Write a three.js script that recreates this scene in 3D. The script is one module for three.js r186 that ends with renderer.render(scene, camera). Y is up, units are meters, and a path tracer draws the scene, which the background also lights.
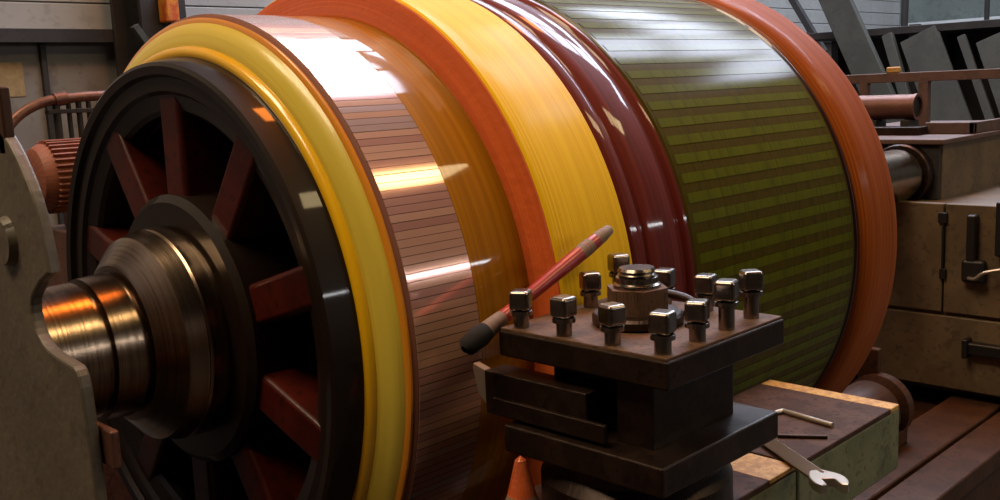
import * as THREE from 'three';
import { RoundedBoxGeometry } from 'three/addons/geometries/RoundedBoxGeometry.js';
import { mergeGeometries } from 'three/addons/utils/BufferGeometryUtils.js';
import { RectAreaLightUniformsLib } from 'three/addons/lights/RectAreaLightUniformsLib.js';

// ---------------------------------------------------------------- camera, light, exposure
const scene = new THREE.Scene();
const camera = new THREE.PerspectiveCamera(28.072, 2, 0.05, 60);
camera.position.set(-0.658, 1.460, 1.275);
camera.up.set(0.144, 0.986, -0.081);
camera.lookAt(-0.658 + 0.6955, 1.460 - 0.1592, 1.275 - 0.7006);
const renderer = new THREE.WebGLRenderer();
renderer.toneMapping = THREE.LinearToneMapping;
renderer.toneMappingExposure = 1.6;
renderer.shadowMap.enabled = true;
RectAreaLightUniformsLib.init();
scene.background = new THREE.Color(0x000000);
const SKYLIGHT = 9.5, STRIPLIGHT = 16.0, LAMP = 22;   // brightness of the roof lights, the wall window strip, the orange lamp

const AX = 1.15;                                    // height of the rotor axis, which runs along x
let seed = 7;
const rnd = () => { seed = (seed * 1664525 + 1013904223) >>> 0; return seed / 4294967296; };

// ---------------------------------------------------------------- textures
function lattice(n) { const a = new Float32Array(n * n); for (let i = 0; i < a.length; i++) a[i] = rnd(); return a; }
const L64 = lattice(64);
function vnoise(x, y, px, py) {                     // value noise, periodic with px, py
  const xi = Math.floor(x), yi = Math.floor(y), fx = x - xi, fy = y - yi;
  const sx = fx * fx * (3 - 2 * fx), sy = fy * fy * (3 - 2 * fy);
  const g = (i, j) => L64[(((j % py) + py) % py % 64) * 64 + ((i % px) + px) % px % 64];
  return (g(xi, yi) * (1 - sx) + g(xi + 1, yi) * sx) * (1 - sy) + (g(xi, yi + 1) * (1 - sx) + g(xi + 1, yi + 1) * sx) * sy;
}
function fbm(u, v, fx, fy, oct = 4) {
  let s = 0, a = 0.5, t = 0;
  for (let o = 0; o < oct; o++) { s += a * vnoise(u * fx + o * 17, v * fy + o * 5, fx, fy); t += a; a *= 0.55; fx *= 2; fy *= 2; }
  return s / t;
}
function tex(w, h, fn, srgb = true, metresU = 1, metresV = 1) {
  const d = new Uint8Array(w * h * 4);
  for (let j = 0; j < h; j++) for (let i = 0; i < w; i++) {
    const c = fn(i / w, j / h), k = (j * w + i) * 4;
    for (let q = 0; q < 3; q++) d[k + q] = Math.max(0, Math.min(255, Math.round((c.length ? c[q] : c) * 255)));
    d[k + 3] = 255;
  }
  const t = new THREE.DataTexture(d, w, h);
  t.wrapS = t.wrapT = THREE.RepeatWrapping; t.magFilter = THREE.LinearFilter; t.minFilter = THREE.LinearMipmapLinearFilter; t.generateMipmaps = true;
  if (srgb) t.colorSpace = THREE.SRGBColorSpace;
  t.repeat.set(1 / metresU, 1 / metresV); t.needsUpdate = true;
  return t;
}
const css = (h) => { const c = parseInt(h.slice(1), 16); return [(c >> 16) / 255, ((c >> 8) & 255) / 255, (c & 255) / 255]; };
const mix = (a, b, t) => { t = Math.max(0, Math.min(1, t)); return a.map((x, i) => x + (b[i] - x) * t); };
const ss = (a, b, x) => { const t = Math.max(0, Math.min(1, (x - a) / (b - a))); return t * t * (3 - 2 * t); };
// blotchy paint, oil and rust over metal, two tones
const blotch = (a, b, c, fx = 6, m = 0.6) => tex(256, 256, (u, v) => {
  const n = fbm(u, v, fx, fx, 5), f = fbm(u, v, 32, 32, 3);
  return mix(mix(css(a), css(b), ss(0.35, 0.65, n)), css(c), ss(0.6, 0.72, f) * 0.6);
}, true, m, m);
// streaks that run round a turned or wound body (u runs round it)
const wound = (a, b, c, fv = 48, mv = 0.16, mu = 1.4) => tex(256, 512, (u, v) => {
  const n = fbm(u, v, 3, fv, 3), f = fbm(u, v, 2, 64, 2), k = fbm(u + 0.3, v, 8, 12, 4);
  return mix(mix(css(a), css(b), ss(0.3, 0.7, n)), css(c), ss(0.58, 0.72, f) * 0.55 + ss(0.6, 0.8, k) * 0.25);
}, true, mu, mv);
const grain = tex(256, 256, (u, v) => fbm(u, v, 24, 24, 4), false, 0.25, 0.25);
const ringGrain = tex(64, 512, (u, v) => fbm(u, v, 2, 60, 3), false, 1.2, 0.1);
const M = (o) => new THREE.MeshPhysicalMaterial({ roughness: 0.6, ...o });

const mat = {
  // rotor
  shaft: M({ map: wound('#8c7865', '#a08a76', '#6c5846', 40, 0.12), metalness: 1, roughness: 0.24, bumpMap: ringGrain, bumpScale: 0.00006 }),
  ring: M({ color: '#180b04', roughness: 0.5, specularIntensity: 0.4, clearcoat: 0.4, clearcoatRoughness: 0.06 }),
  spider: M({ map: blotch('#340a04', '#441005', '#200603', 5, 0.3), roughness: 0.5, specularIntensity: 0.3, clearcoat: 0.35, clearcoatRoughness: 0.2 }),
  yellowRing: M({ map: wound('#e2ca4c', '#d6bc40', '#c6a830', 10, 0.3), roughness: 0.4, clearcoat: 0.5, clearcoatRoughness: 0.15 }),
  bead: M({ color: '#ecb406', roughness: 0.3, clearcoat: 1, clearcoatRoughness: 0.1 }),
  lip: M({ color: '#dc8c1c', roughness: 0.3, clearcoat: 1, clearcoatRoughness: 0.15 }),
  mica: M({ color: '#7c4c3a', roughness: 0.6 }),
  amber: M({ map: wound('#a46a02', '#945e02', '#b07604', 30, 0.14), metalness: 0.0, roughness: 0.6, specularIntensity: 0.2, clearcoat: 0.7, clearcoatRoughness: 0.05 }),
  orange: M({ map: wound('#d4602a', '#c65624', '#dc6e34', 12, 0.1), roughness: 0.4, clearcoat: 0.7, clearcoatRoughness: 0.15, bumpMap: grain, bumpScale: 0.0008 }),
  band: M({ map: wound('#eebc06', '#e4ae04', '#f2c620', 56, 0.15), roughness: 0.7, specularIntensity: 0.3, clearcoat: 0.12, clearcoatRoughness: 0.2, bumpMap: ringGrain, bumpScale: 0.0003 }),
  maroon: M({ map: wound('#5e1408', '#6e1c0a', '#420e06', 30, 0.13), roughness: 0.6, specularIntensity: 0.4, clearcoat: 0.6, clearcoatRoughness: 0.06 }),
  slot: M({ map: wound('#463a02', '#4c4002', '#383002', 64, 0.5), roughness: 0.7, specularIntensity: 0.1, clearcoat: 0.35, clearcoatRoughness: 0.13, bumpMap: ringGrain, bumpScale: 0.00012 }),
  tooth: M({ map: wound('#525402', '#585a03', '#404202', 64, 0.5), roughness: 0.7, specularIntensity: 0.1, clearcoat: 0.35, clearcoatRoughness: 0.13, bumpMap: ringGrain, bumpScale: 0.00012 }),
  navy: M({ color: '#2c0e08', roughness: 0.3, clearcoat: 0.6 }),
  rear: M({ map: wound('#984806', '#883c04', '#a25812', 56, 0.12), roughness: 0.7, specularIntensity: 0.3, clearcoat: 0.15, clearcoatRoughness: 0.2, bumpMap: ringGrain, bumpScale: 0.0003 }),
  // tool post and carriage
  steelDark: M({ map: blotch('#2a1d17', '#35261e', '#1a120f', 8, 0.2), metalness: 0.6, roughness: 0.36, bumpMap: grain, bumpScale: 0.0003 }),
  steelTop: M({ map: blotch('#57402f', '#644a3a', '#38261c', 9, 0.15), metalness: 0.1, specularIntensity: 0.3, roughness: 0.6, bumpMap: grain, bumpScale: 0.0008 }),
  bolt: M({ map: blotch('#8a8078', '#9a9088', '#6a584c', 10, 0.06), metalness: 1, roughness: 0.24 }),
  bright: M({ color: '#b0a596', metalness: 0.8, roughness: 0.3 }),
  block: M({ map: blotch('#75785a', '#666a4e', '#4a4432', 6, 0.25), roughness: 0.55, bumpMap: grain, bumpScale: 0.0006 }),
  blockTop: M({ map: blotch('#42302a', '#4e3a32', '#2c201b', 8, 0.2), metalness: 0.1, specularIntensity: 0.25, roughness: 0.65 }),
  worn: M({ map: blotch('#c29a52', '#a87d3e', '#8a6434', 12, 0.1), roughness: 0.6 }),
  redPaint: M({ map: blotch('#a01a10', '#86150c', '#5a120c', 8, 0.05), roughness: 0.4, clearcoat: 0.3 }),
  bareWood: M({ map: blotch('#86705e', '#725a4a', '#5a4032', 8, 0.03), roughness: 0.7 }),
  bristle: M({ color: '#120c0a', roughness: 0.9 }),
  // machine, hall
  grey: M({ map: blotch('#5e5548', '#564e43', '#484036', 5, 0.5), roughness: 0.5, bumpMap: grain, bumpScale: 0.0008 }),
  cream: M({ map: blotch('#64523a', '#564631', '#3e3324', 5, 0.4), roughness: 0.55 }),
  oiled: M({ map: blotch('#40291c', '#4c3222', '#2c1c13', 6, 0.3), metalness: 0.15, specularIntensity: 0.5, roughness: 0.5 }),
  black: M({ color: '#0d0b0b', roughness: 0.5 }),
  pinkSteel: M({ map: blotch('#5e4740', '#523d37', '#42322d', 8, 0.4), roughness: 0.6 }),
  motor: M({ map: blotch('#8a5240', '#7e4836', '#65382b', 8, 0.2), roughness: 0.6 }),
  copperPipe: M({ map: blotch('#66443a', '#724e40', '#483028', 8, 0.2), metalness: 0.5, roughness: 0.45 }),
  darkSteel: M({ map: blotch('#1d1a1a', '#262221', '#141212', 6, 0.5), roughness: 0.7 }),
  rackGrey: M({ map: blotch('#34362f', '#2d2f29', '#242620', 6, 0.6), roughness: 0.65 }),
  wallUp: M({ map: blotch('#9a9a98', '#92928f', '#868682', 4, 1.5), roughness: 0.7 }),
  wallLow: M({ map: blotch('#78756f', '#6f6b66', '#625d57', 4, 1.5), roughness: 0.8 }),
  wallFar: M({ map: blotch('#5e6662', '#565d59', '#4b514e', 4, 1.5), roughness: 0.8 }),
  wallBrown: M({ map: blotch('#5e4c40', '#524238', '#44362e', 4, 1.5), roughness: 0.85 }),
  wallDark: M({ map: blotch('#4a382c', '#403026', '#33261e', 4, 1.5), roughness: 0.85 }),
  roof: M({ map: blotch('#4b4744', '#45413e', '#3b3735', 4, 2), roughness: 0.85 }),
  floor: M({ map: blotch('#2a2420', '#241f1b', '#1c1815', 5, 1.5), roughness: 0.7 }),
  paper: M({ map: blotch('#96835e', '#8b7856', '#7c6a4c', 6, 0.2), roughness: 0.9 }),
  hook: M({ map: blotch('#c07a1c', '#b0481a', '#6a3a14', 5, 0.2), roughness: 0.5 }),
  rag: M({ map: blotch('#6b5a50', '#7a6658', '#4a3c34', 8, 0.15), roughness: 0.7 }),
  lampLens: M({ color: '#d8883c', emissive: '#ff8a34', emissiveIntensity: 1.0, roughness: 0.4 }),
  skyPane: M({ color: '#dfe6ea', emissive: '#e6eef5', emissiveIntensity: 1.0, roughness: 0.5 }),
};
const copper = ['#d8a69a', '#cc9a90', '#dcac98', '#c49288', '#bea09c'].map((c, i) => M({ color: c, metalness: 0.45, roughness: 0.08 + 0.018 * i, specularIntensity: 0.6 }));

// ---------------------------------------------------------------- geometry helpers
function boxUV(g) {                                 // uv in metres from position and normal
  if (g.index) g = g.toNonIndexed();
  const p = g.attributes.position, n = g.attributes.normal, uv = new Float32Array(p.count * 2);
  for (let i = 0; i < p.count; i++) {
    const ax = Math.abs(n.getX(i)), ay = Math.abs(n.getY(i)), az = Math.abs(n.getZ(i));
    const [a, b] = ay >= ax && ay >= az ? [p.getX(i), p.getZ(i)] : ax >= az ? [p.getZ(i), p.getY(i)] : [p.getX(i), p.getY(i)];
    uv[i * 2] = a; uv[i * 2 + 1] = b;
  }
  g.setAttribute('uv', new THREE.BufferAttribute(uv, 2));
  return g;
}
const box = (x0, x1, y0, y1, z0, z1, r = 0.002) => boxUV(new RoundedBoxGeometry(x1 - x0, y1 - y0, z1 - z0, 2, Math.min(r, (x1 - x0) / 2.1, (y1 - y0) / 2.1, (z1 - z0) / 2.1)).translate((x0 + x1) / 2, (y0 + y1) / 2, (z0 + z1) / 2));
const cyl = (a, b, r0, r1 = r0, seg = 20) => {      // round bar from a to b
  const A = new THREE.Vector3(...a), B = new THREE.Vector3(...b), d = B.clone().sub(A), l = d.length();
  const g = new THREE.CylinderGeometry(r1, r0, l, seg, 1);
  g.applyQuaternion(new THREE.Quaternion().setFromUnitVectors(new THREE.Vector3(0, 1, 0), d.normalize()));
  return boxUV(g.translate((A.x + B.x) / 2, (A.y + B.y) / 2, (A.z + B.z) / 2));
};
const bar = (a, b, w, h) => {                       // square bar from a to b
  const A = new THREE.Vector3(...a), B = new THREE.Vector3(...b), d = B.clone().sub(A), l = d.length();
  const g = new RoundedBoxGeometry(w, l, h, 1, Math.min(w, h) * 0.1);
  g.applyQuaternion(new THREE.Quaternion().setFromUnitVectors(new THREE.Vector3(0, 1, 0), d.normalize()));
  return boxUV(g.translate((A.x + B.x) / 2, (A.y + B.y) / 2, (A.z + B.z) / 2));
};
const tube = (pts, r, seg = 40) => boxUV(new THREE.TubeGeometry(new THREE.CatmullRomCurve3(pts.map((p) => new THREE.Vector3(...p))), seg, r, 12));
function lathe(profile, seg, place, crease = 35) {  // profile [[along, radius]...]; place(along, radius, angle) -> [x, y, z]
  const pos = [], nor = [], uv = [], idx = [], N = [];
  for (let k = 0; k + 1 < profile.length; k++) { const [a, r] = profile[k], [b, s] = profile[k + 1], l = Math.hypot(b - a, s - r) || 1; N.push([-(s - r) / l, (b - a) / l, l]); }
  let v = 0;
  for (let k = 0; k < N.length; k++) {
    const near = (j) => j >= 0 && j < N.length && N[j][0] * N[k][0] + N[j][1] * N[k][1] > Math.cos(crease * Math.PI / 180);
    for (const e of [0, 1]) {
      let [nx, nr] = N[k]; const o = e ? k + 1 : k - 1;
      if (near(o)) { nx += N[o][0]; nr += N[o][1]; const l = Math.hypot(nx, nr); nx /= l; nr /= l; }
      const [a, r] = profile[k + e];
      for (let i = 0; i <= seg; i++) {
        const t = i / seg * Math.PI * 2;
        pos.push(...place(a, r, t)); nor.push(...place(nx, nr, t)); uv.push(t * 0.45, v + (e ? N[k][2] : 0));
      }
    }
    v += N[k][2];
    const b = k * 2 * (seg + 1);
    for (let i = 0; i < seg; i++) { const p = b + i, q = b + seg + 1 + i; idx.push(p, p + 1, q, q, p + 1, q + 1); }
  }
  const g = new THREE.BufferGeometry();
  g.setAttribute('position', new THREE.Float32BufferAttribute(pos, 3)); g.setAttribute('normal', new THREE.Float32BufferAttribute(nor, 3)); g.setAttribute('uv', new THREE.Float32BufferAttribute(uv, 2));
  g.setIndex(idx);
  return g;
}
const revolve = (profile, seg = 220, crease) => lathe(profile, seg, (a, r, t) => [a, r * Math.cos(t), r * Math.sin(t)], crease);
const turnY = (x, z, profile, seg = 40, crease) => lathe(profile.map(([y, r]) => [y, r]), seg, (a, r, t) => [r * Math.cos(t), a, -r * Math.sin(t)], crease).translate(x, 0, z);
function arcBar(r0, r1, x0, x1, half, chamfer, seg = 2) { // a bar lying along x on a drum, its outer face round, with bevelled long edges
  const pos = [], nor = [], uv = [];
  const P = (x, r, t) => [x, r * Math.cos(t), r * Math.sin(t)];
  const quad = (a, b, c, d, na, nb) => { for (const [p, n] of [[a, na], [b, na], [c, nb], [a, na], [c, nb], [d, nb]]) { pos.push(...p); nor.push(...n); uv.push(Math.atan2(p[2], p[1]) * 0.45, p[0]); } };
  const ca = chamfer / r1, h = half - ca;
  for (let i = 0; i < seg; i++) {
    const t0 = -h + 2 * h * i / seg, t1 = -h + 2 * h * (i + 1) / seg;
    quad(P(x1, r1, t0), P(x0, r1, t0), P(x0, r1, t1), P(x1, r1, t1), P(0, 1, t0), P(0, 1, t1));
  }
  for (const s of [-1, 1]) {
    const n1 = P(0, 1, s * (Math.PI / 4)), n2 = P(0, 1, s * Math.PI / 2);
    quad(P(x1, r1, s * h), P(x0, r1, s * h), P(x0, r1 - chamfer, s * half), P(x1, r1 - chamfer, s * half), n1, n1);
    quad(P(x1, r1 - chamfer, s * half), P(x0, r1 - chamfer, s * half), P(x0, r0, s * half), P(x1, r0, s * half), n2, n2);
    const x = s < 0 ? x0 : x1;
    quad(P(x, r1, -h), P(x, r0, -half), P(x, r0, half), P(x, r1, h), [s, 0, 0], [s, 0, 0]);
  }
  const g = new THREE.BufferGeometry();
  g.setAttribute('position', new THREE.Float32BufferAttribute(pos, 3)); g.setAttribute('normal', new THREE.Float32BufferAttribute(nor, 3)); g.setAttribute('uv', new THREE.Float32BufferAttribute(uv, 2));
  return g;
}
function plate(points, x0, x1, bevel = 0.003) {     // outline in (z, y), thickness along x
  const s = new THREE.Shape(points.map(([z, y]) => new THREE.Vector2(-z, y)));
  const g = new THREE.ExtrudeGeometry(s, { depth: x1 - x0 - 2 * bevel, bevelEnabled: true, bevelThickness: bevel, bevelSize: bevel, bevelOffset: -bevel, bevelSegments: 2, curveSegments: 12 });
  g.rotateY(Math.PI / 2).translate(x0 + bevel, 0, 0);
  return boxUV(g);
}
const join = (...gs) => mergeGeometries(gs.map((g) => (g.index ? g.toNonIndexed() : g)));

// ---------------------------------------------------------------- things and parts
const taken = {};
const numbered = (n) => { const k = taken[n] = (taken[n] ?? -1) + 1; return k ? `${n}_${String(k).padStart(3, '0')}` : n; };
const shadow = (m) => { m.castShadow = m.receiveShadow = true; return m; };
function thing(name, label, category, [x, y, z], group) {
  const o = new THREE.Group(); o.name = numbered(name); o.position.set(x, y, z); o.userData = { label, category };
  if (group) o.userData.group = group;
  scene.add(o); return o;
}
function part(parent, name, geo, m, label) {        // geometry in world coordinates
  let top = parent; while (top.parent && top.parent !== scene) top = top.parent;
  const k = shadow(new THREE.Mesh(geo.translate(-top.position.x, -top.position.y, -top.position.z), m)); k.name = name;
  if (label) k.userData.label = label;
  parent.add(k); return k;
}
function single(name, label, category, geo, m, group) {
  const k = shadow(new THREE.Mesh(geo, m)); k.name = numbered(name); k.userData = { label, category };
  if (group) k.userData.group = group;
  scene.add(k); return k;
}
function struct(name, label, category, geo, m, parent = scene) {
  const k = shadow(new THREE.Mesh(geo, m)); k.name = parent === scene ? numbered(name) : name;
  if (parent === scene) k.userData = { kind: 'structure', label, category };
  parent.add(k); return k;
}

// ---------------------------------------------------------------- the hall
const X0 = -6, X1 = 12, Z0 = -4.2, Z1 = 9, H = 6.5, T = 0.15;
struct('floor', 'dark oily concrete workshop floor', 'floor', box(X0 - T, X1 + T, -T, 0, Z0 - T, Z1 + T), mat.floor);
struct('ceiling', 'dark workshop roof with glowing roof lights', 'ceiling', box(X0 - T, X1 + T, H, H + T, Z0 - T, Z1 + T), mat.roof);
struct('wall_back', 'grey painted lower workshop wall behind the lathe', 'wall', box(X0, X1, 0, 1.87, Z0 - T, Z0, 0.001), mat.wallLow);
struct('wall_left', 'grey workshop wall beyond the left of the lathe', 'wall', box(X0 - T, X0, 0, H, Z0 - T, Z1 + T, 0.001), mat.wallDark);
struct('wall_right', 'grey end wall of the workshop', 'wall', box(X1, X1 + T, 0, H, Z0 - T, Z1 + T, 0.001), mat.wallFar);
struct('wall_front', 'grey workshop wall with a high window strip', 'wall', box(X0, X1, 0, H, Z1, Z1 + T, 0.001), mat.wallBrown);
{ // sheeting of the upper back wall: each board a piece
  const up = struct('wall_back', 'pale grey horizontal sheeting above the dark wall beam', 'wall', box(X0, X1, 1.87, H, Z0 - T, Z0 - 0.02, 0.001), mat.wallUp);
  const g = box(X0, X1, 0, 0.14, Z0 - 0.02, Z0 + 0.012, 0.006);
  for (let y = 1.87, k = 0; y < 3.4; y += 0.145, k++) { const b = struct('board', '', '', g, mat.wallUp, up); b.position.y = y; }
}
struct('trim', 'dark horizontal steel beam along the back wall', 'beam', box(X0, X1, 1.80, 1.87, Z0, Z0 + 0.1), mat.darkSteel);

function glow(name, label, cx, cy, cz, w, h, face, intensity, color) { // a framed pane and the daylight that comes through it
  const o = new THREE.Group(); o.name = numbered(name); o.position.set(cx, cy, cz); o.userData = { kind: 'structure', label, category: 'window' }; scene.add(o);
  const add = (n, g, m) => { const k = shadow(new THREE.Mesh(g, m)); k.name = n; o.add(k); };
  const f = 0.05, bars = [];
  if (face === 'down') {
    bars.push([-w / 2 - f, w / 2 + f, -0.08, 0, -h / 2 - f, -h / 2], [-w / 2 - f, w / 2 + f, -0.08, 0, h / 2, h / 2 + f], [-w / 2 - f, -w / 2, -0.08, 0, -h / 2, h / 2], [w / 2, w / 2 + f, -0.08, 0, -h / 2, h / 2]);
    add('pane', box(-w / 2, w / 2, -0.03, -0.02, -h / 2, h / 2, 0.001), mat.skyPane);
  } else {
    bars.push([-w / 2 - f, w / 2 + f, -h / 2 - f, -h / 2, -0.08, 0], [-w / 2 - f, w / 2 + f, h / 2, h / 2 + f, -0.08, 0], [-w / 2 - f, -w / 2, -h / 2, h / 2, -0.08, 0], [w / 2, w / 2 + f, -h / 2, h / 2, -0.08, 0]);
    add('pane', box(-w / 2, w / 2, -h / 2, h / 2, -0.03, -0.02, 0.001), mat.skyPane);
  }
  for (const b of bars) add('frame_bar', box(...b), mat.darkSteel);
  const l = new THREE.RectAreaLight(color, intensity, w, h); l.castShadow = true;
  l.name = 'daylight';
  if (face === 'down') { l.position.set(cx, cy - 0.05, cz); l.rotation.x = -Math.PI / 2; } else { l.position.set(cx, cy, cz - 0.05); }
  scene.add(l);
}
let wn = 0;
for (const [x, z] of [[3.6, -3.4], [3.6, -2], [3.6, -0.6], [5.25, -3.4], [5.25, -2], [5.25, -0.6], [6.9, -0.6], [8.55, -3.4], [8.55, -2], [8.55, -0.6], [10.2, -0.6], [9.4, 0.8]]) glow(`window_${++wn}`, 'glowing roof light in the workshop roof behind the rotor', x, H, z, 1.45, 1.25, 'down', SKYLIGHT, '#dde9ff');
for (const [x, z] of [[-3.0, -0.6], [-1.35, -0.6], [-3.0, -2], [-3.0, 0.8]]) glow(`window_${++wn}`, 'glowing roof light over the near end of the lathe', x, H, z, 1.45, 1.25, 'down', SKYLIGHT, '#ffe0b4');
for (let i = -1; i < 2; i++) glow(`window_${++wn}`, 'glowing roof light in the narrow front row', 3.6 + i * 1.65, H, 4.2, 1.45, 0.95, 'down', SKYLIGHT * 0.85, '#ffdc96');
for (let i = 0; i < 5; i++) glow(`window_${++wn}`, 'low wide window high in the front wall', 1.6 + i * 2.1, 3.5, Z1, 2.0, 0.15, 'back', STRIPLIGHT, '#ffffff');

{ // the orange lamp over the near end, mirrored in the shaft
  const lamp = thing('high_bay_lamp', 'orange rectangular lamp hanging under the roof above the rotor', 'lamp', [2.05, 6.2, -0.3]);
  part(lamp, 'housing', box(1.4, 2.7, 6.2, 6.3, -0.7, 0.1, 0.02), mat.darkSteel);
  part(lamp, 'lens', box(1.45, 2.65, 6.19, 6.2, -0.65, 0.05, 0.002), mat.lampLens);
  for (const x of [1.6, 2.5]) part(lamp, 'hanger', cyl([x, 6.3, -0.3], [x, H, -0.3], 0.012), mat.darkSteel);
  const l = new THREE.RectAreaLight('#ff8a34', LAMP, 1.2, 0.7); l.name = 'lamp_glow'; l.castShadow = true;
  l.position.set(2.05, 6.18, -0.3); l.rotation.x = -Math.PI / 2; scene.add(l);
}

// ---------------------------------------------------------------- the rotor
const rotor = thing('armature', 'large varnished rotor with copper commutator and yellow and orange bands', 'rotor', [0, AX, 0]);
const rp = (name, geo, m, label, parent = rotor) => { const k = shadow(new THREE.Mesh(geo, m)); k.name = name; if (label) k.userData.label = label; parent.add(k); return k; };
rp('shaft', revolve([[-0.238, 0], [-0.238, 0.088], [-0.163, 0.09], [-0.161, 0.084], [-0.155, 0.084], [-0.153, 0.093], [-0.118, 0.096], [-0.116, 0.09], [-0.112, 0.09], [-0.11, 0.104], [-0.082, 0.137], [-0.058, 0.144], [-0.056, 0.1425], [-0.053, 0.1445], [-0.034, 0.145], [-0.032, 0.138], [-0.02, 0.138], [-0.01, 0.132], [0.2, 0.132], [0.2, 0.09]], 160, 14), mat.shaft, 'stepped bright steel shaft end');
rp('rear_shaft', revolve([[1.0, 0.1], [1.5, 0.1], [1.502, 0.078], [2.29, 0.078], [2.29, 0.066], [2.309, 0.066], [2.309, 0]], 64), mat.shaft, 'far end of the steel shaft');
rp('hub', revolve([[-0.026, 0.13], [-0.026, 0.178], [-0.018, 0.188], [0.24, 0.2], [0.24, 0.13]], 120), mat.ring, 'near-black hub round the shaft');
rp('front_ring', revolve([[0.06, 0.29], [0.0, 0.296], [-0.006, 0.302], [-0.012, 0.322], [-0.018, 0.327], [-0.020, 0.345], [-0.027, 0.349], [-0.029, 0.360], [-0.026, 0.365], [-0.012, 0.3685], [0.012, 0.372], [0.02, 0.365]], 220, 28), mat.ring, 'glossy near-black clamping ring');
rp('inner_wall', revolve([[0.30, 0.13], [0.30, 0.36], [0.02, 0.362], [0.02, 0.29]], 120), mat.ring, 'dark hollow inside of the rotor');
{ // spokes between hub and ring
  const g = box(-0.012, 0.2, 0.16, 0.36, -0.027, 0.027, 0.008);
  for (let k = 0; k < 10; k++) { const s = rp('spoke', g, mat.spider); s.rotation.x = (1 + 36 * k) * Math.PI / 180; }
}
rp('yellow_bead', revolve([[0.012, 0.366], [0.009, 0.373], [0.008, 0.379], [0.012, 0.384], [0.019, 0.3855], [0.021, 0.382]], 220, 60), mat.bead, 'bright yellow bead of the insulating cone');
rp('insulating_cone', revolve([[0.018, 0.383], [0.017, 0.387], [0.02, 0.394], [0.024, 0.404], [0.030, 0.413], [0.036, 0.417], [0.04, 0.412]], 220, 60), mat.yellowRing, 'glossy olive yellow insulating cone');
rp('orange_lip', revolve([[0.034, 0.412], [0.034, 0.419], [0.037, 0.4225], [0.041, 0.4215], [0.042, 0.415]], 220, 60), mat.lip, 'thin orange lip');
const drum = rp('commutator', revolve([[0.04, 0.40], [0.041, 0.4215], [0.0445, 0.4262], [0.15, 0.4262], [0.15, 0.40]], 220), mat.mica, 'copper commutator of many narrow bars');
{
  const n = 270, g = arcBar(0.418, 0.4275, 0.0456, 0.1445, Math.PI / n * 0.965, 0.0002);
  for (let k = 0; k < n; k++) { const b = rp('commutator_bar', g, copper[Math.min(4, Math.floor((0.7 * vnoise(k / 4, 3.5, 64, 64) + 0.3 * rnd()) * 5.5))], null, drum); b.rotation.x = 2 * Math.PI * k / n + (rnd() - 0.5) * 0.0008; b.rotation.y = (rnd() - 0.5) * 0.001; }
}
rp('riser_sleeve', revolve([[0.1445, 0.41], [0.1445, 0.4262], [0.146, 0.427], [0.19, 0.427], [0.24, 0.427]], 260, 4), mat.amber, 'glossy amber varnished sleeve');
rp('riser_disc', revolve([[0.238, 0.426], [0.2365, 0.43], [0.238, 0.433], [0.2385, 0.462], [0.2405, 0.473], [0.247, 0.4762]], 260, 50), mat.orange, 'orange disc face between sleeve and yellow band');
rp('yellow_band', revolve([[0.242, 0.466], [0.2425, 0.4745], [0.246, 0.4768], [0.275, 0.4775], [0.276, 0.4772], [0.305, 0.478], [0.306, 0.4777], [0.34, 0.4783], [0.341, 0.478], [0.38, 0.478], [0.386, 0.4768], [0.388, 0.472]], 300, 30), mat.band, 'bright yellow wound glass band');
rp('winding_end', revolve([[0.384, 0.465], [0.391, 0.466], [0.393, 0.472], [0.40, 0.4755], [0.41, 0.4765], [0.418, 0.475], [0.421, 0.471], [0.426, 0.471], [0.430, 0.476], [0.445, 0.479], [0.465, 0.4805], [0.485, 0.4795], [0.498, 0.4775], [0.504, 0.473], [0.508, 0.473], [0.512, 0.479], [0.518, 0.4815], [0.523, 0.480]], 260, 50), mat.maroon, 'dark maroon varnished winding end');
const core = rp('core', revolve([[0.51, 0.46], [0.519, 0.4805], [0.522, 0.4844], [1.004, 0.4845], [1.006, 0.47]], 260), mat.slot, 'olive slotted iron core');
{
  const n = 104, g = arcBar(0.470, 0.4849, 0.528, 0.996, Math.PI / n * 0.52, 0.0002, 3);
  for (let k = 0; k < n; k++) { const b = rp('core_tooth', g, mat.tooth, null, core); b.rotation.x = 2 * Math.PI * k / n; }
}
rp('gap_ring', revolve([[1.0, 0.47], [1.005, 0.478], [1.010, 0.4865], [1.014, 0.4865], [1.017, 0.480], [1.022, 0.480], [1.03, 0.489], [1.042, 0.4985]], 220), mat.navy, 'thin blackish ring beside the rear band');
rp('rear_band', revolve([[1.02, 0.47], [1.026, 0.488], [1.036, 0.497], [1.06, 0.5025], [1.061, 0.502], [1.09, 0.506], [1.091, 0.5055], [1.115, 0.508], [1.13, 0.506], [1.145, 0.498], [1.155, 0.48], [1.16, 0.4], [1.16, 0.1]], 280, 40), mat.rear, 'orange wound band at the rear winding');

// ---------------------------------------------------------------- lathe bed and carriage
const bed = thing('lathe_bed', 'long oily brown lathe bed under the rotor', 'lathe bed', [0.5, 0, 0]);
part(bed, 'bed_body', box(-2, 3.6, 0, 0.47, -0.42, 0.44), mat.oiled);
part(bed, 'rail', box(-2, 3.6, 0.47, 0.52, 0.2, 0.34, 0.006), mat.oiled);
part(bed, 'rail', box(-2, 3.6, 0.47, 0.52, 0.352, 0.455, 0.006), mat.oiled);
part(bed, 'rail', box(-2, 3.6, 0.47, 0.52, -0.34, -0.2, 0.006), mat.oiled);

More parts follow.
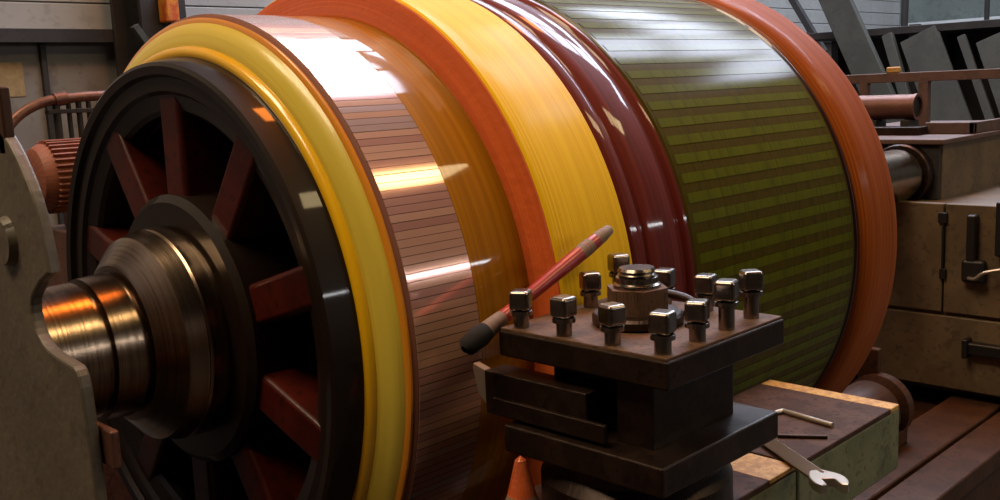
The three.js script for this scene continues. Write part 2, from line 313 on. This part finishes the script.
const slide = thing('cross_slide', 'grey-green painted slide block with brown oily top holding the spanner', 'machine slide', [0.36, 0.52, 0.6]);
part(slide, 'saddle', box(0.08, 0.42, 0.52, 0.905, 0.49, 0.69, 0.006), mat.oiled);
part(slide, 'saddle_foot', box(0.05, 0.45, 0.52, 0.56, 0.36, 0.69, 0.006), mat.oiled);
part(slide, 'block', box(0.392, 0.678, 0.905, 0.994, 0.506, 0.709, 0.004), mat.block, 'grey-green painted block');
part(slide, 'block', box(0.028, 0.388, 0.905, 0.994, 0.506, 0.709, 0.004), mat.block);
part(slide, 'top_face', box(0.3925, 0.650, 0.992, 1.0, 0.5065, 0.7085, 0.002), mat.blockTop, 'brown oily top face');
part(slide, 'top_face', box(0.03, 0.387, 0.990, 1.0, 0.5065, 0.7085, 0.002), mat.blockTop);
part(slide, 'worn_patch', box(0.325, 0.3865, 0.995, 1.0006, 0.645, 0.7088, 0.001), mat.worn, 'worn cream patch');
part(slide, 'edge_strip', box(0.650, 0.6775, 0.992, 1.0, 0.5065, 0.7085, 0.002), mat.worn, 'pale worn yellowish edge strip');

// the tool post
const post = thing('tool_post', 'dark square steel tool post with square-headed clamp bolts beside the rotor', 'tool post', [0.205, 1.0, 0.62]);
part(post, 'swivel_base', turnY(0.19, 0.62, [[1.0, 0.02], [1.0, 0.1], [1.006, 0.106], [1.036, 0.106], [1.048, 0.096], [1.068, 0.096], [1.068, 0.02]], 64), mat.steelDark, 'round swivel base');
part(post, 'base_plate', box(0.08, 0.296, 1.066, 1.097, 0.524, 0.737, 0.003), mat.steelDark);
part(post, 'column', join(box(0.136, 0.262, 1.095, 1.17, 0.55, 0.702, 0.003), box(0.114, 0.2, 1.095, 1.17, 0.655, 0.7022, 0.003)), mat.steelDark);
const topPlate = part(post, 'top_plate', box(0.096, 0.316, 1.168, 1.197, 0.506, 0.733, 0.003), mat.steelDark);
part(post, 'top_face', box(0.098, 0.314, 1.195, 1.2, 0.508, 0.731, 0.0015), mat.steelTop, 'brown worn top of the turret');
{
  const shank = mergeGeometries([turnY(0, 0, [[-0.02, 0.0085], [0.014, 0.0085], [0.0145, 0.0125], [0.019, 0.0125], [0.0195, 0.011]], 20)]);
  const head = mergeGeometries([boxUV(new RoundedBoxGeometry(0.0225, 0.022, 0.0225, 3, 0.0042).translate(0, 0.031, 0))]);
  const spots = [[0.112, 0.528], [0.112, 0.59], [0.112, 0.655], [0.113, 0.716], [0.172, 0.716], [0.229, 0.714, 0.011], [0.288, 0.708, 0.011], [0.291, 0.648], [0.295, 0.588], [0.294, 0.521, 0.012], [0.233, 0.526]];
  spots.forEach(([x, z, h0], k) => {
    const s = shadow(new THREE.Mesh(shank, mat.bolt)); s.name = 'clamp_bolt'; s.position.set(x - 0.205, 0.2 + (h0 || 0), z - 0.62); s.rotation.y = rnd() * 1.5; post.add(s);
    const h = shadow(new THREE.Mesh(head, mat.bolt)); h.name = 'square_head'; s.add(h);
  });
  const w = part(post, 'washer', turnY(0.2, 0.62, [[1.2, 0.02], [1.2, 0.047], [1.203, 0.05], [1.210, 0.05], [1.213, 0.047], [1.213, 0.02]], 40), mat.steelDark);
  part(post, 'lock_nut', boxUV(new THREE.CylinderGeometry(0.0345, 0.0345, 0.028, 6).rotateY(0.35).translate(0.2, 1.2265, 0.62)), mat.steelTop, 'large hexagonal lock nut');
  part(post, 'stud', turnY(0.2, 0.62, [[1.2, 0.0], [1.2, 0.026], [1.244, 0.026], [1.246, 0.023], [1.252, 0.023], [1.253, 0.019], [1.255, 0.021], [1.257, 0.019], [1.259, 0.021], [1.262, 0.019], [1.262, 0]], 28, 25), mat.bolt, 'threaded centre stud');
  part(post, 'clamp_arm', join(tube([[0.2, 1.222, 0.585], [0.25, 1.222, 0.592], [0.268, 1.219, 0.625], [0.255, 1.214, 0.66], [0.225, 1.212, 0.668]], 0.005, 30)), mat.steelDark, 'curved dark spring arm beside the nut');
}
// the cutting tool clamped in the near slot
const tool = thing('cutting_tool', 'dark steel cutting tool clamped in the tool post slot near the copper', 'tool', [0.11, 1.097, 0.55]);
part(tool, 'tool_shank', box(0.094, 0.127, 1.098, 1.148, 0.483, 0.632, 0.002), mat.steelDark);
part(tool, 'side_rib', box(0.088, 0.0945, 1.101, 1.121, 0.50, 0.66, 0.002), mat.steelDark, 'greyish lower ledge');
part(tool, 'cutting_tip', plate([[0.484, 1.147], [0.464, 1.152], [0.462, 1.147], [0.470, 1.118], [0.484, 1.105]], 0.096, 0.106, 0.001), mat.bright, 'bright ground tip');

// brush lying across the bolts
const brush = thing('brush', 'red-handled paint brush with worn paint leaning across the tool post bolts', 'brush', [0.09, 1.2, 0.505]);
{
  const A = new THREE.Vector3(0.052, 1.183, 0.497), B = new THREE.Vector3(0.306, 1.284, 0.502), at = (t) => A.clone().lerp(B, t).toArray();
  const along = (prof, m, name, label, seg = 20) => {
    const g = lathe(prof.map(([t, r]) => [t * A.distanceTo(B), r]), seg, (a, r, q) => [r * Math.cos(q), a, -r * Math.sin(q)], 60);
    g.applyQuaternion(new THREE.Quaternion().setFromUnitVectors(new THREE.Vector3(0, 1, 0), B.clone().sub(A).normalize())).translate(A.x, A.y, A.z);
    return part(brush, name, g, m, label);
  };
  along([[0, 0.004], [0.02, 0.011], [0.1, 0.0125], [0.14, 0.0105], [0.14, 0]], mat.bristle, 'bristles', 'black bristles');
  along([[0.13, 0.0108], [0.2, 0.0096], [0.29, 0.0075], [0.3, 0]], mat.bareWood, 'ferrule', 'dull worn metal sleeve');
  along([[0.2, 0.0094], [0.29, 0.0078], [0.42, 0.008], [0.62, 0.0092], [0.76, 0.0097]], mat.redPaint, 'handle', 'chipped red handle');
  along([[0.76, 0.0097], [0.82, 0.0098], [0.93, 0.0085], [0.98, 0.0065], [1.0, 0.0]], mat.bareWood, 'handle_end', 'handle end worn to bare wood');
  along([[0.80, 0.0098], [0.84, 0.0096], [0.88, 0.0091]], mat.redPaint, 'paint_patch', 'leftover red paint');
}
// small orange cap beside the base
const cap = thing('oil_cap', 'small orange cone-shaped cap with pale foot below the cutting tool', 'cap', [0.06, 1.0, 0.568]);
part(cap, 'cone', turnY(0.06, 0.568, [[1.03, 0.0165], [1.034, 0.0155], [1.072, 0.006], [1.077, 0.0]], 24), mat.orange, 'orange cone');
part(cap, 'foot', turnY(0.06, 0.568, [[1.0, 0], [1.0, 0.022], [1.02, 0.021], [1.034, 0.0155]], 24), mat.bareWood, 'pale foot');

// things on the slide
{
  const sp = thing('spanner', 'open-ended steel spanner lying across the edge of the slide block', 'spanner', [0.385, 1.0, 0.7]);
  const A = [0.455, 1.005, 0.60], B = [0.352, 1.0075, 0.757];
  part(sp, 'handle', bar(A, B, 0.016, 0.008), mat.bright);
  const s = new THREE.Shape();
  s.moveTo(-0.008, -0.01); s.lineTo(0.008, -0.01); s.bezierCurveTo(0.014, 0.0, 0.024, 0.006, 0.023, 0.02); s.bezierCurveTo(0.022, 0.03, 0.018, 0.036, 0.013, 0.04);
  s.lineTo(0.009, 0.037); s.lineTo(0.0095, 0.018); s.lineTo(-0.008, 0.014); s.lineTo(-0.012, 0.032); s.lineTo(-0.018, 0.032); s.bezierCurveTo(-0.024, 0.02, -0.02, 0.004, -0.008, -0.01);
  const g = new THREE.ExtrudeGeometry(s, { depth: 0.008, bevelEnabled: true, bevelThickness: 0.0015, bevelSize: 0.0015, bevelSegments: 2, curveSegments: 10 });
  g.scale(0.85, 0.95, 1).translate(0, 0, -0.004).rotateX(Math.PI / 2).rotateY(Math.atan2(B[0] - A[0], B[2] - A[2])).translate(B[0], B[1], B[2]);
  part(sp, 'open_jaw', boxUV(g), mat.bright, 'bright open jaw');
}
single('steel_rod', 'bright thin steel rod lying on the slide block', 'rod', join(cyl([0.546, 1.0035, 0.602], [0.532, 1.0035, 0.682], 0.0035), cyl([0.546, 1.0035, 0.602], [0.532, 1.0035, 0.598], 0.0035)), mat.bright);
single('steel_rod', 'dark thin rod lying nearer than the bright rod', 'rod', cyl([0.456, 1.0025, 0.645], [0.49, 1.0025, 0.696], 0.0025), mat.steelDark);

// ---------------------------------------------------------------- grey support plate at the left
const rest = thing('steady_rest', 'large grey cast plate in front of the near shaft end', 'machine part', [-0.24, 0.47, -0.1]);
{
  const arc = (pts, n) => new THREE.SplineCurve(pts.map((p) => new THREE.Vector2(...p))).getPoints(n).map((p) => [p.x, p.y]);
  part(rest, 'plate', plate([[-0.5, 0.52], [0.236, 0.52], ...arc([[0.236, 0.9], [0.232, 1.05], [0.226, 1.165], [0.212, 1.187]], 12), ...arc([[0.18, 1.19], [0.14, 1.197], [0.116, 1.215], [0.112, 1.245], [0.146, 1.272]], 14), ...arc([[0.176, 1.285], [0.165, 1.335], [0.14, 1.385], [0.085, 1.437], [-0.02, 1.485], [-0.2, 1.53]], 20), [-0.5, 1.54]], -0.254, -0.24, 0.003), mat.grey);
}
part(rest, 'foot', box(-0.30, -0.2, 0.52, 0.56, -0.45, 0.3, 0.006), mat.grey);
part(rest, 'boss', boxUV(new THREE.CylinderGeometry(0.026, 0.03, 0.01, 28).rotateZ(Math.PI / 2).translate(-0.258, 1.312, 0.066)), mat.grey, 'low round boss');
part(rest, 'stud', box(-0.254, -0.242, 1.41, 1.487, 0.072, 0.094, 0.003), mat.oiled, 'short brown stud on the rim');
part(rest, 'bracket', join(box(-0.238, -0.228, 1.075, 1.118, 0.1, 0.252, 0.003)), mat.copperPipe, 'reddish bracket behind the plate');

// ---------------------------------------------------------------- far end of the lathe
const head = thing('headstock', 'beige machine cabinet with black latches carrying the far shaft end', 'machine cabinet', [2.7, 0.52, 0]);
part(head, 'body', box(2.22, 3.4, 0.545, 1.075, -0.45, 0.44, 0.006), mat.cream);
part(head, 'plinth', box(2.26, 3.36, 0.52, 0.55, -0.42, 0.42, 0.004), mat.black);
part(head, 'upper_panel', box(2.2, 2.222, 0.772, 1.085, -0.44, 0.178, 0.004), mat.cream);
part(head, 'upper_panel', box(2.2, 2.222, 0.772, 1.085, 0.182, 0.445, 0.004), mat.cream);
part(head, 'lower_panel', box(2.2, 2.222, 0.55, 0.762, -0.44, 0.445, 0.004), mat.cream);
const lt = part(head, 'latch', box(2.17, 2.2, 0.93, 1.06, 0.25, 0.275, 0.006), mat.black, 'black latch');
part(lt, 'latch_lever', tube([[2.165, 0.885, 0.262], [2.15, 0.888, 0.285], [2.15, 0.905, 0.305], [2.165, 0.92, 0.36]], 0.005), mat.bright, 'bright latch lever');
part(head, 'latch', box(2.17, 2.2, 0.87, 0.935, 0.238, 0.30, 0.01), mat.black, 'black latch plate');
part(head, 'latch', box(2.17, 2.2, 0.95, 1.1, 0.325, 0.36, 0.006), mat.black);
part(head, 'handle', join(box(2.17, 2.2, 0.665, 0.70, 0.25, 0.40, 0.006), box(2.16, 2.2, 0.655, 0.71, 0.25, 0.265, 0.004)), mat.black, 'black pull handle');
part(head, 'hinge', join(box(2.19, 2.2, 1.03, 1.06, 0.165, 0.19, 0.002), box(2.19, 2.2, 0.87, 0.9, 0.172, 0.19, 0.002), cyl([2.194, 0.88, 0.18], [2.194, 1.05, 0.18], 0.004)), mat.black);
part(head, 'upper_box', box(2.36, 3.4, 1.07, 1.243, -0.45, 0.11, 0.006), mat.cream);
part(head, 'bearing_face', box(2.345, 2.362, 1.075, 1.235, -0.40, 0.105, 0.004), mat.darkSteel, 'dark bearing face');
part(head, 'bearing_cap', revolve([[2.31, 0.0], [2.31, 0.088], [2.315, 0.092], [2.35, 0.092]], 40).translate(0, AX, 0), mat.steelDark);
part(head, 'top_lid', box(2.33, 3.42, 1.24, 1.256, -0.46, 0.125, 0.004), mat.pinkSteel, 'pinkish brown lid');
// on top of it
const tray = thing('tool_tray', 'shallow reddish brown tray on top of the beige cabinet', 'tray', [2.7, 1.256, 0.02]);
part(tray, 'tray_bottom', box(2.6, 3.2, 1.256, 1.266, -0.03, 0.115, 0.002), mat.pinkSteel);
part(tray, 'tray_wall', box(2.58, 2.6, 1.256, 1.292, -0.035, 0.118, 0.003), mat.pinkSteel);
part(tray, 'tray_wall', box(2.58, 3.2, 1.256, 1.292, 0.1, 0.118, 0.003), mat.pinkSteel);
const pedestal = thing('pipe_cradle', 'dark low cradle under the rusty pipe', 'cradle', [2.62, 1.256, -0.16]);
part(pedestal, 'cradle_block', box(2.58, 2.68, 1.256, 1.275, -0.26, -0.06, 0.003), mat.darkSteel);
part(pedestal, 'cradle_block', box(2.5, 2.57, 1.256, 1.282, -0.2, -0.02, 0.003), mat.steelDark);
part(pedestal, 'cradle_post', box(2.59, 2.67, 1.27, 1.300, -0.23, -0.2, 0.003), mat.darkSteel);
part(pedestal, 'cradle_post', box(2.59, 2.67, 1.27, 1.300, -0.12, -0.09, 0.003), mat.darkSteel);
const pipe = thing('rusty_pipe', 'short rusty pipe with dark open end on the far cabinet', 'pipe', [2.63, 1.34, -0.2]);
part(pipe, 'pipe_wall', lathe([[-0.5, 0.03], [-0.5, 0.041], [-0.09, 0.041], [-0.088, 0.043], [-0.078, 0.043], [-0.078, 0.034], [-0.5, 0.03]], 28, (a, r, t) => [r * Math.cos(t), r * Math.sin(t), a]).translate(2.63, 1.341, 0), mat.copperPipe);
part(pipe, 'pipe_end', lathe([[-0.086, 0.0], [-0.086, 0.036]], 28, (a, r, t) => [r * Math.cos(t), r * Math.sin(t), a]).translate(2.63, 1.341, 0), mat.black, 'black plug');
const rail = thing('guard_rail', 'dusty pink steel rail with one upright on the far cabinet', 'rail', [3.0, 1.256, 0]);
part(rail, 'top_bar', box(2.985, 3.015, 1.418, 1.452, -1.1, 0.4, 0.003), mat.pinkSteel);
part(rail, 'upright', box(2.985, 3.015, 1.256, 1.42, -0.226, -0.19, 0.003), mat.pinkSteel);
part(rail, 'upright', box(2.985, 3.015, 1.256, 1.42, -0.445, -0.415, 0.003), mat.pinkSteel);

single('yellow_cap', 'small yellow cap standing on the pink rail', 'cap', box(2.985, 3.015, 1.452, 1.474, -0.345, -0.30, 0.006), mat.worn);

// casting on the bed behind the slide
const cast = thing('bed_casting', 'rounded grey-brown casting on the bed below the rotor end', 'casting', [1.75, 0.52, 0.2]);
part(cast, 'rounded_body', lathe([[1.55, 0.0], [1.555, 0.05], [1.58, 0.072], [1.62, 0.08], [1.72, 0.08], [1.74, 0.068], [1.75, 0.066], [1.76, 0.085], [1.79, 0.085], [1.795, 0.0]], 40, (a, r, t) => [a, r * Math.cos(t), r * Math.sin(t)], 50).translate(0, 0.607, 0.19), mat.oiled);
part(cast, 'foot', box(1.58, 1.79, 0.5205, 0.56, 0.13, 0.26, 0.004), mat.oiled);
part(cast, 'lug', box(1.775, 1.80, 0.56, 0.755, 0.13, 0.185, 0.005), mat.oiled);

// ---------------------------------------------------------------- left background
const pump = thing('electric_motor', 'salmon pink ribbed motor on a stand behind the rotor', 'motor', [0.45, 0, -1.2]);
part(pump, 'casing', revolve([[0.236, 0], [0.236, 0.05], [0.245, 0.07], [0.262, 0.08], [0.7, 0.08], [0.72, 0.06], [0.72, 0]], 60).translate(0, 1.298, -1.2), mat.motor);
{
  const g = box(0.27, 0.68, 0.078, 0.089, -0.0022, 0.0022, 0.001).translate(0, 0, 0);
  for (let k = 0; k < 36; k++) { const f = shadow(new THREE.Mesh(g, mat.motor)); f.name = 'fin'; f.position.set(-0.45, 1.298, 0); f.rotation.x = k * Math.PI / 18; pump.add(f); }
}
part(pump, 'stand', join(box(0.28, 0.7, 0, 1.17, -1.3, -1.1, 0.006), box(0.32, 0.66, 1.17, 1.225, -1.25, -1.15, 0.006)), mat.copperPipe, 'brown stand');
const hose = thing('coolant_pipe', 'arched copper-brown pipe with hanging branch tubes above the pink motor', 'pipe', [0.4, 1.38, -1.25]);
part(hose, 'main_pipe', tube([[0.13, 1.0, -1.25], [0.15, 1.25, -1.25], [0.185, 1.37, -1.25], [0.235, 1.44, -1.25], [0.3, 1.475, -1.25], [0.38, 1.485, -1.25], [0.5, 1.488, -1.25], [0.8, 1.49, -1.25]], 0.0125, 60), mat.copperPipe);
part(hose, 'coupling', cyl([0.332, 1.481, -1.25], [0.362, 1.485, -1.25], 0.017), mat.copperPipe);
part(hose, 'lower_bar', box(0.31, 0.7, 1.447, 1.458, -1.262, -1.238, 0.002), mat.darkSteel);
for (const [x, w] of [[0.335, 0.009], [0.365, 0.006], [0.39, 0.007], [0.415, 0.006], [0.45, 0.008]]) part(hose, 'branch_tube', cyl([x, 1.38, -1.25], [x, 1.485, -1.25], w), mat.darkSteel);

single('conduit', 'thin dark vertical conduit on the grey back wall', 'conduit', box(1.435, 1.465, 0, 1.8, Z0, Z0 + 0.03, 0.004), mat.darkSteel);
single('notice', 'tan paper notice on the back wall', 'notice', box(1.1, 1.345, 1.53, 1.705, Z0, Z0 + 0.004, 0.001), mat.paper);
const colm = thing('steel_column', 'black steel column with a diagonal brace on the back wall', 'column', [1.98, 0, Z0 + 0.2]);
part(colm, 'flange', box(1.80, 2.18, 0, H, Z0 + 0.1, Z0 + 0.13, 0.003), mat.darkSteel);
part(colm, 'web', box(1.96, 1.99, 0, H, Z0 + 0.13, Z0 + 0.3, 0.003), mat.darkSteel);
part(colm, 'flange', box(1.86, 2.12, 0, H, Z0 + 0.3, Z0 + 0.33, 0.003), mat.darkSteel);
part(colm, 'brace', bar([1.80, 1.87, Z0 + 0.36], [2.05, 1.5, Z0 + 0.36], 0.035, 0.04), mat.rackGrey);
const hk = thing('hoist_block', 'small orange and yellow hoist block hanging on the black column', 'hoist', [2.02, 1.88, Z0 + 0.4]);
part(hk, 'block_case', box(1.955, 2.03, 1.885, 2.05, Z0 + 0.335, Z0 + 0.43, 0.012), mat.hook);
part(hk, 'strap', box(1.98, 2.0, 2.05, 2.4, Z0 + 0.33, Z0 + 0.35, 0.003), mat.hook);
part(hk, 'hook', tube([[1.99, 1.89, Z0 + 0.38], [1.995, 1.86, Z0 + 0.38], [2.01, 1.845, Z0 + 0.38], [2.02, 1.86, Z0 + 0.38]], 0.008, 16), mat.darkSteel);

// ---------------------------------------------------------------- right background
function leaning(label, foot, top, w, t, m = mat.rackGrey) {
  single('leaning_beam', label, 'beam', bar(foot, top, t, w), m, 'grey beams leaning in the background');
}
const rack = thing('storage_rack', 'dark steel rack with shelves far behind the pink rail', 'rack', [6.2, 0, -1.4]);
for (const z of [-2.35, -1.55, -0.6]) { part(rack, 'rack_post', box(6.1, 6.16, 0, 1.76, z - 0.03, z + 0.03, 0.004), mat.darkSteel); part(rack, 'rack_post', box(6.6, 6.66, 0, 1.76, z - 0.03, z + 0.03, 0.004), mat.darkSteel); }
for (const y of [0.3, 0.9, 1.7]) part(rack, 'shelf', box(6.08, 6.68, y, y + 0.05, -2.4, -0.55, 0.004), mat.darkSteel);
part(rack, 'back_sheet', box(6.66, 6.68, 0.05, 1.76, -2.4, -0.55, 0.004), mat.darkSteel);
leaning('thick pale grey beam leaning beside the orange rotor end', [5.7, 0, -0.98], [6.05, 2.4, -2.28], 0.2, 0.06);
leaning('grey beam leaning right of the thick pale beam', [5.7, 0, -1.02], [6.05, 1.70, -1.70], 0.07, 0.05);
leaning('grey plate leaning in the middle of the rack', [5.72, 0, -0.72], [6.05, 1.69, -1.50], 0.24, 0.02);
leaning('narrow grey bar leaning beside the middle plate', [5.72, 0, -0.60], [6.05, 1.69, -1.38], 0.04, 0.03);
leaning('grey beam leaning at the far right edge', [5.72, 0, -0.35], [6.05, 1.64, -1.04], 0.18, 0.04);
leaning('narrow grey bar leaning between the right beam and the plate', [5.72, 0, -0.50], [6.05, 1.66, -1.22], 0.05, 0.03);
single('wall_pipe', 'long pale horizontal pipe on the end wall', 'pipe', cyl([X1 - 0.15, 1.98, -4.1], [X1 - 0.15, 1.98, 2], 0.05), mat.wallUp);
struct('trim', 'dark lower band of the end wall', 'wall band', box(X1 - 0.06, X1, 0, 1.9, Z0, 4, 0.004), mat.darkSteel);
single('drop_pipe', 'thin black vertical pipe near the pale wall, left one', 'pipe', cyl([8, 0, -2.45], [8, H, -2.35], 0.03), mat.darkSteel);
single('drop_pipe', 'thin black vertical pipe at the upper right corner', 'pipe', cyl([8, 0, -1.75], [8, H, -1.75], 0.02), mat.darkSteel);
single('stay_cable', 'slanted black stay at the top beside the orange rotor end', 'stay', bar([8, 1.65, -3.15], [8, 2.6, -3.75], 0.06, 0.06), mat.darkSteel);

renderer.render(scene, camera);
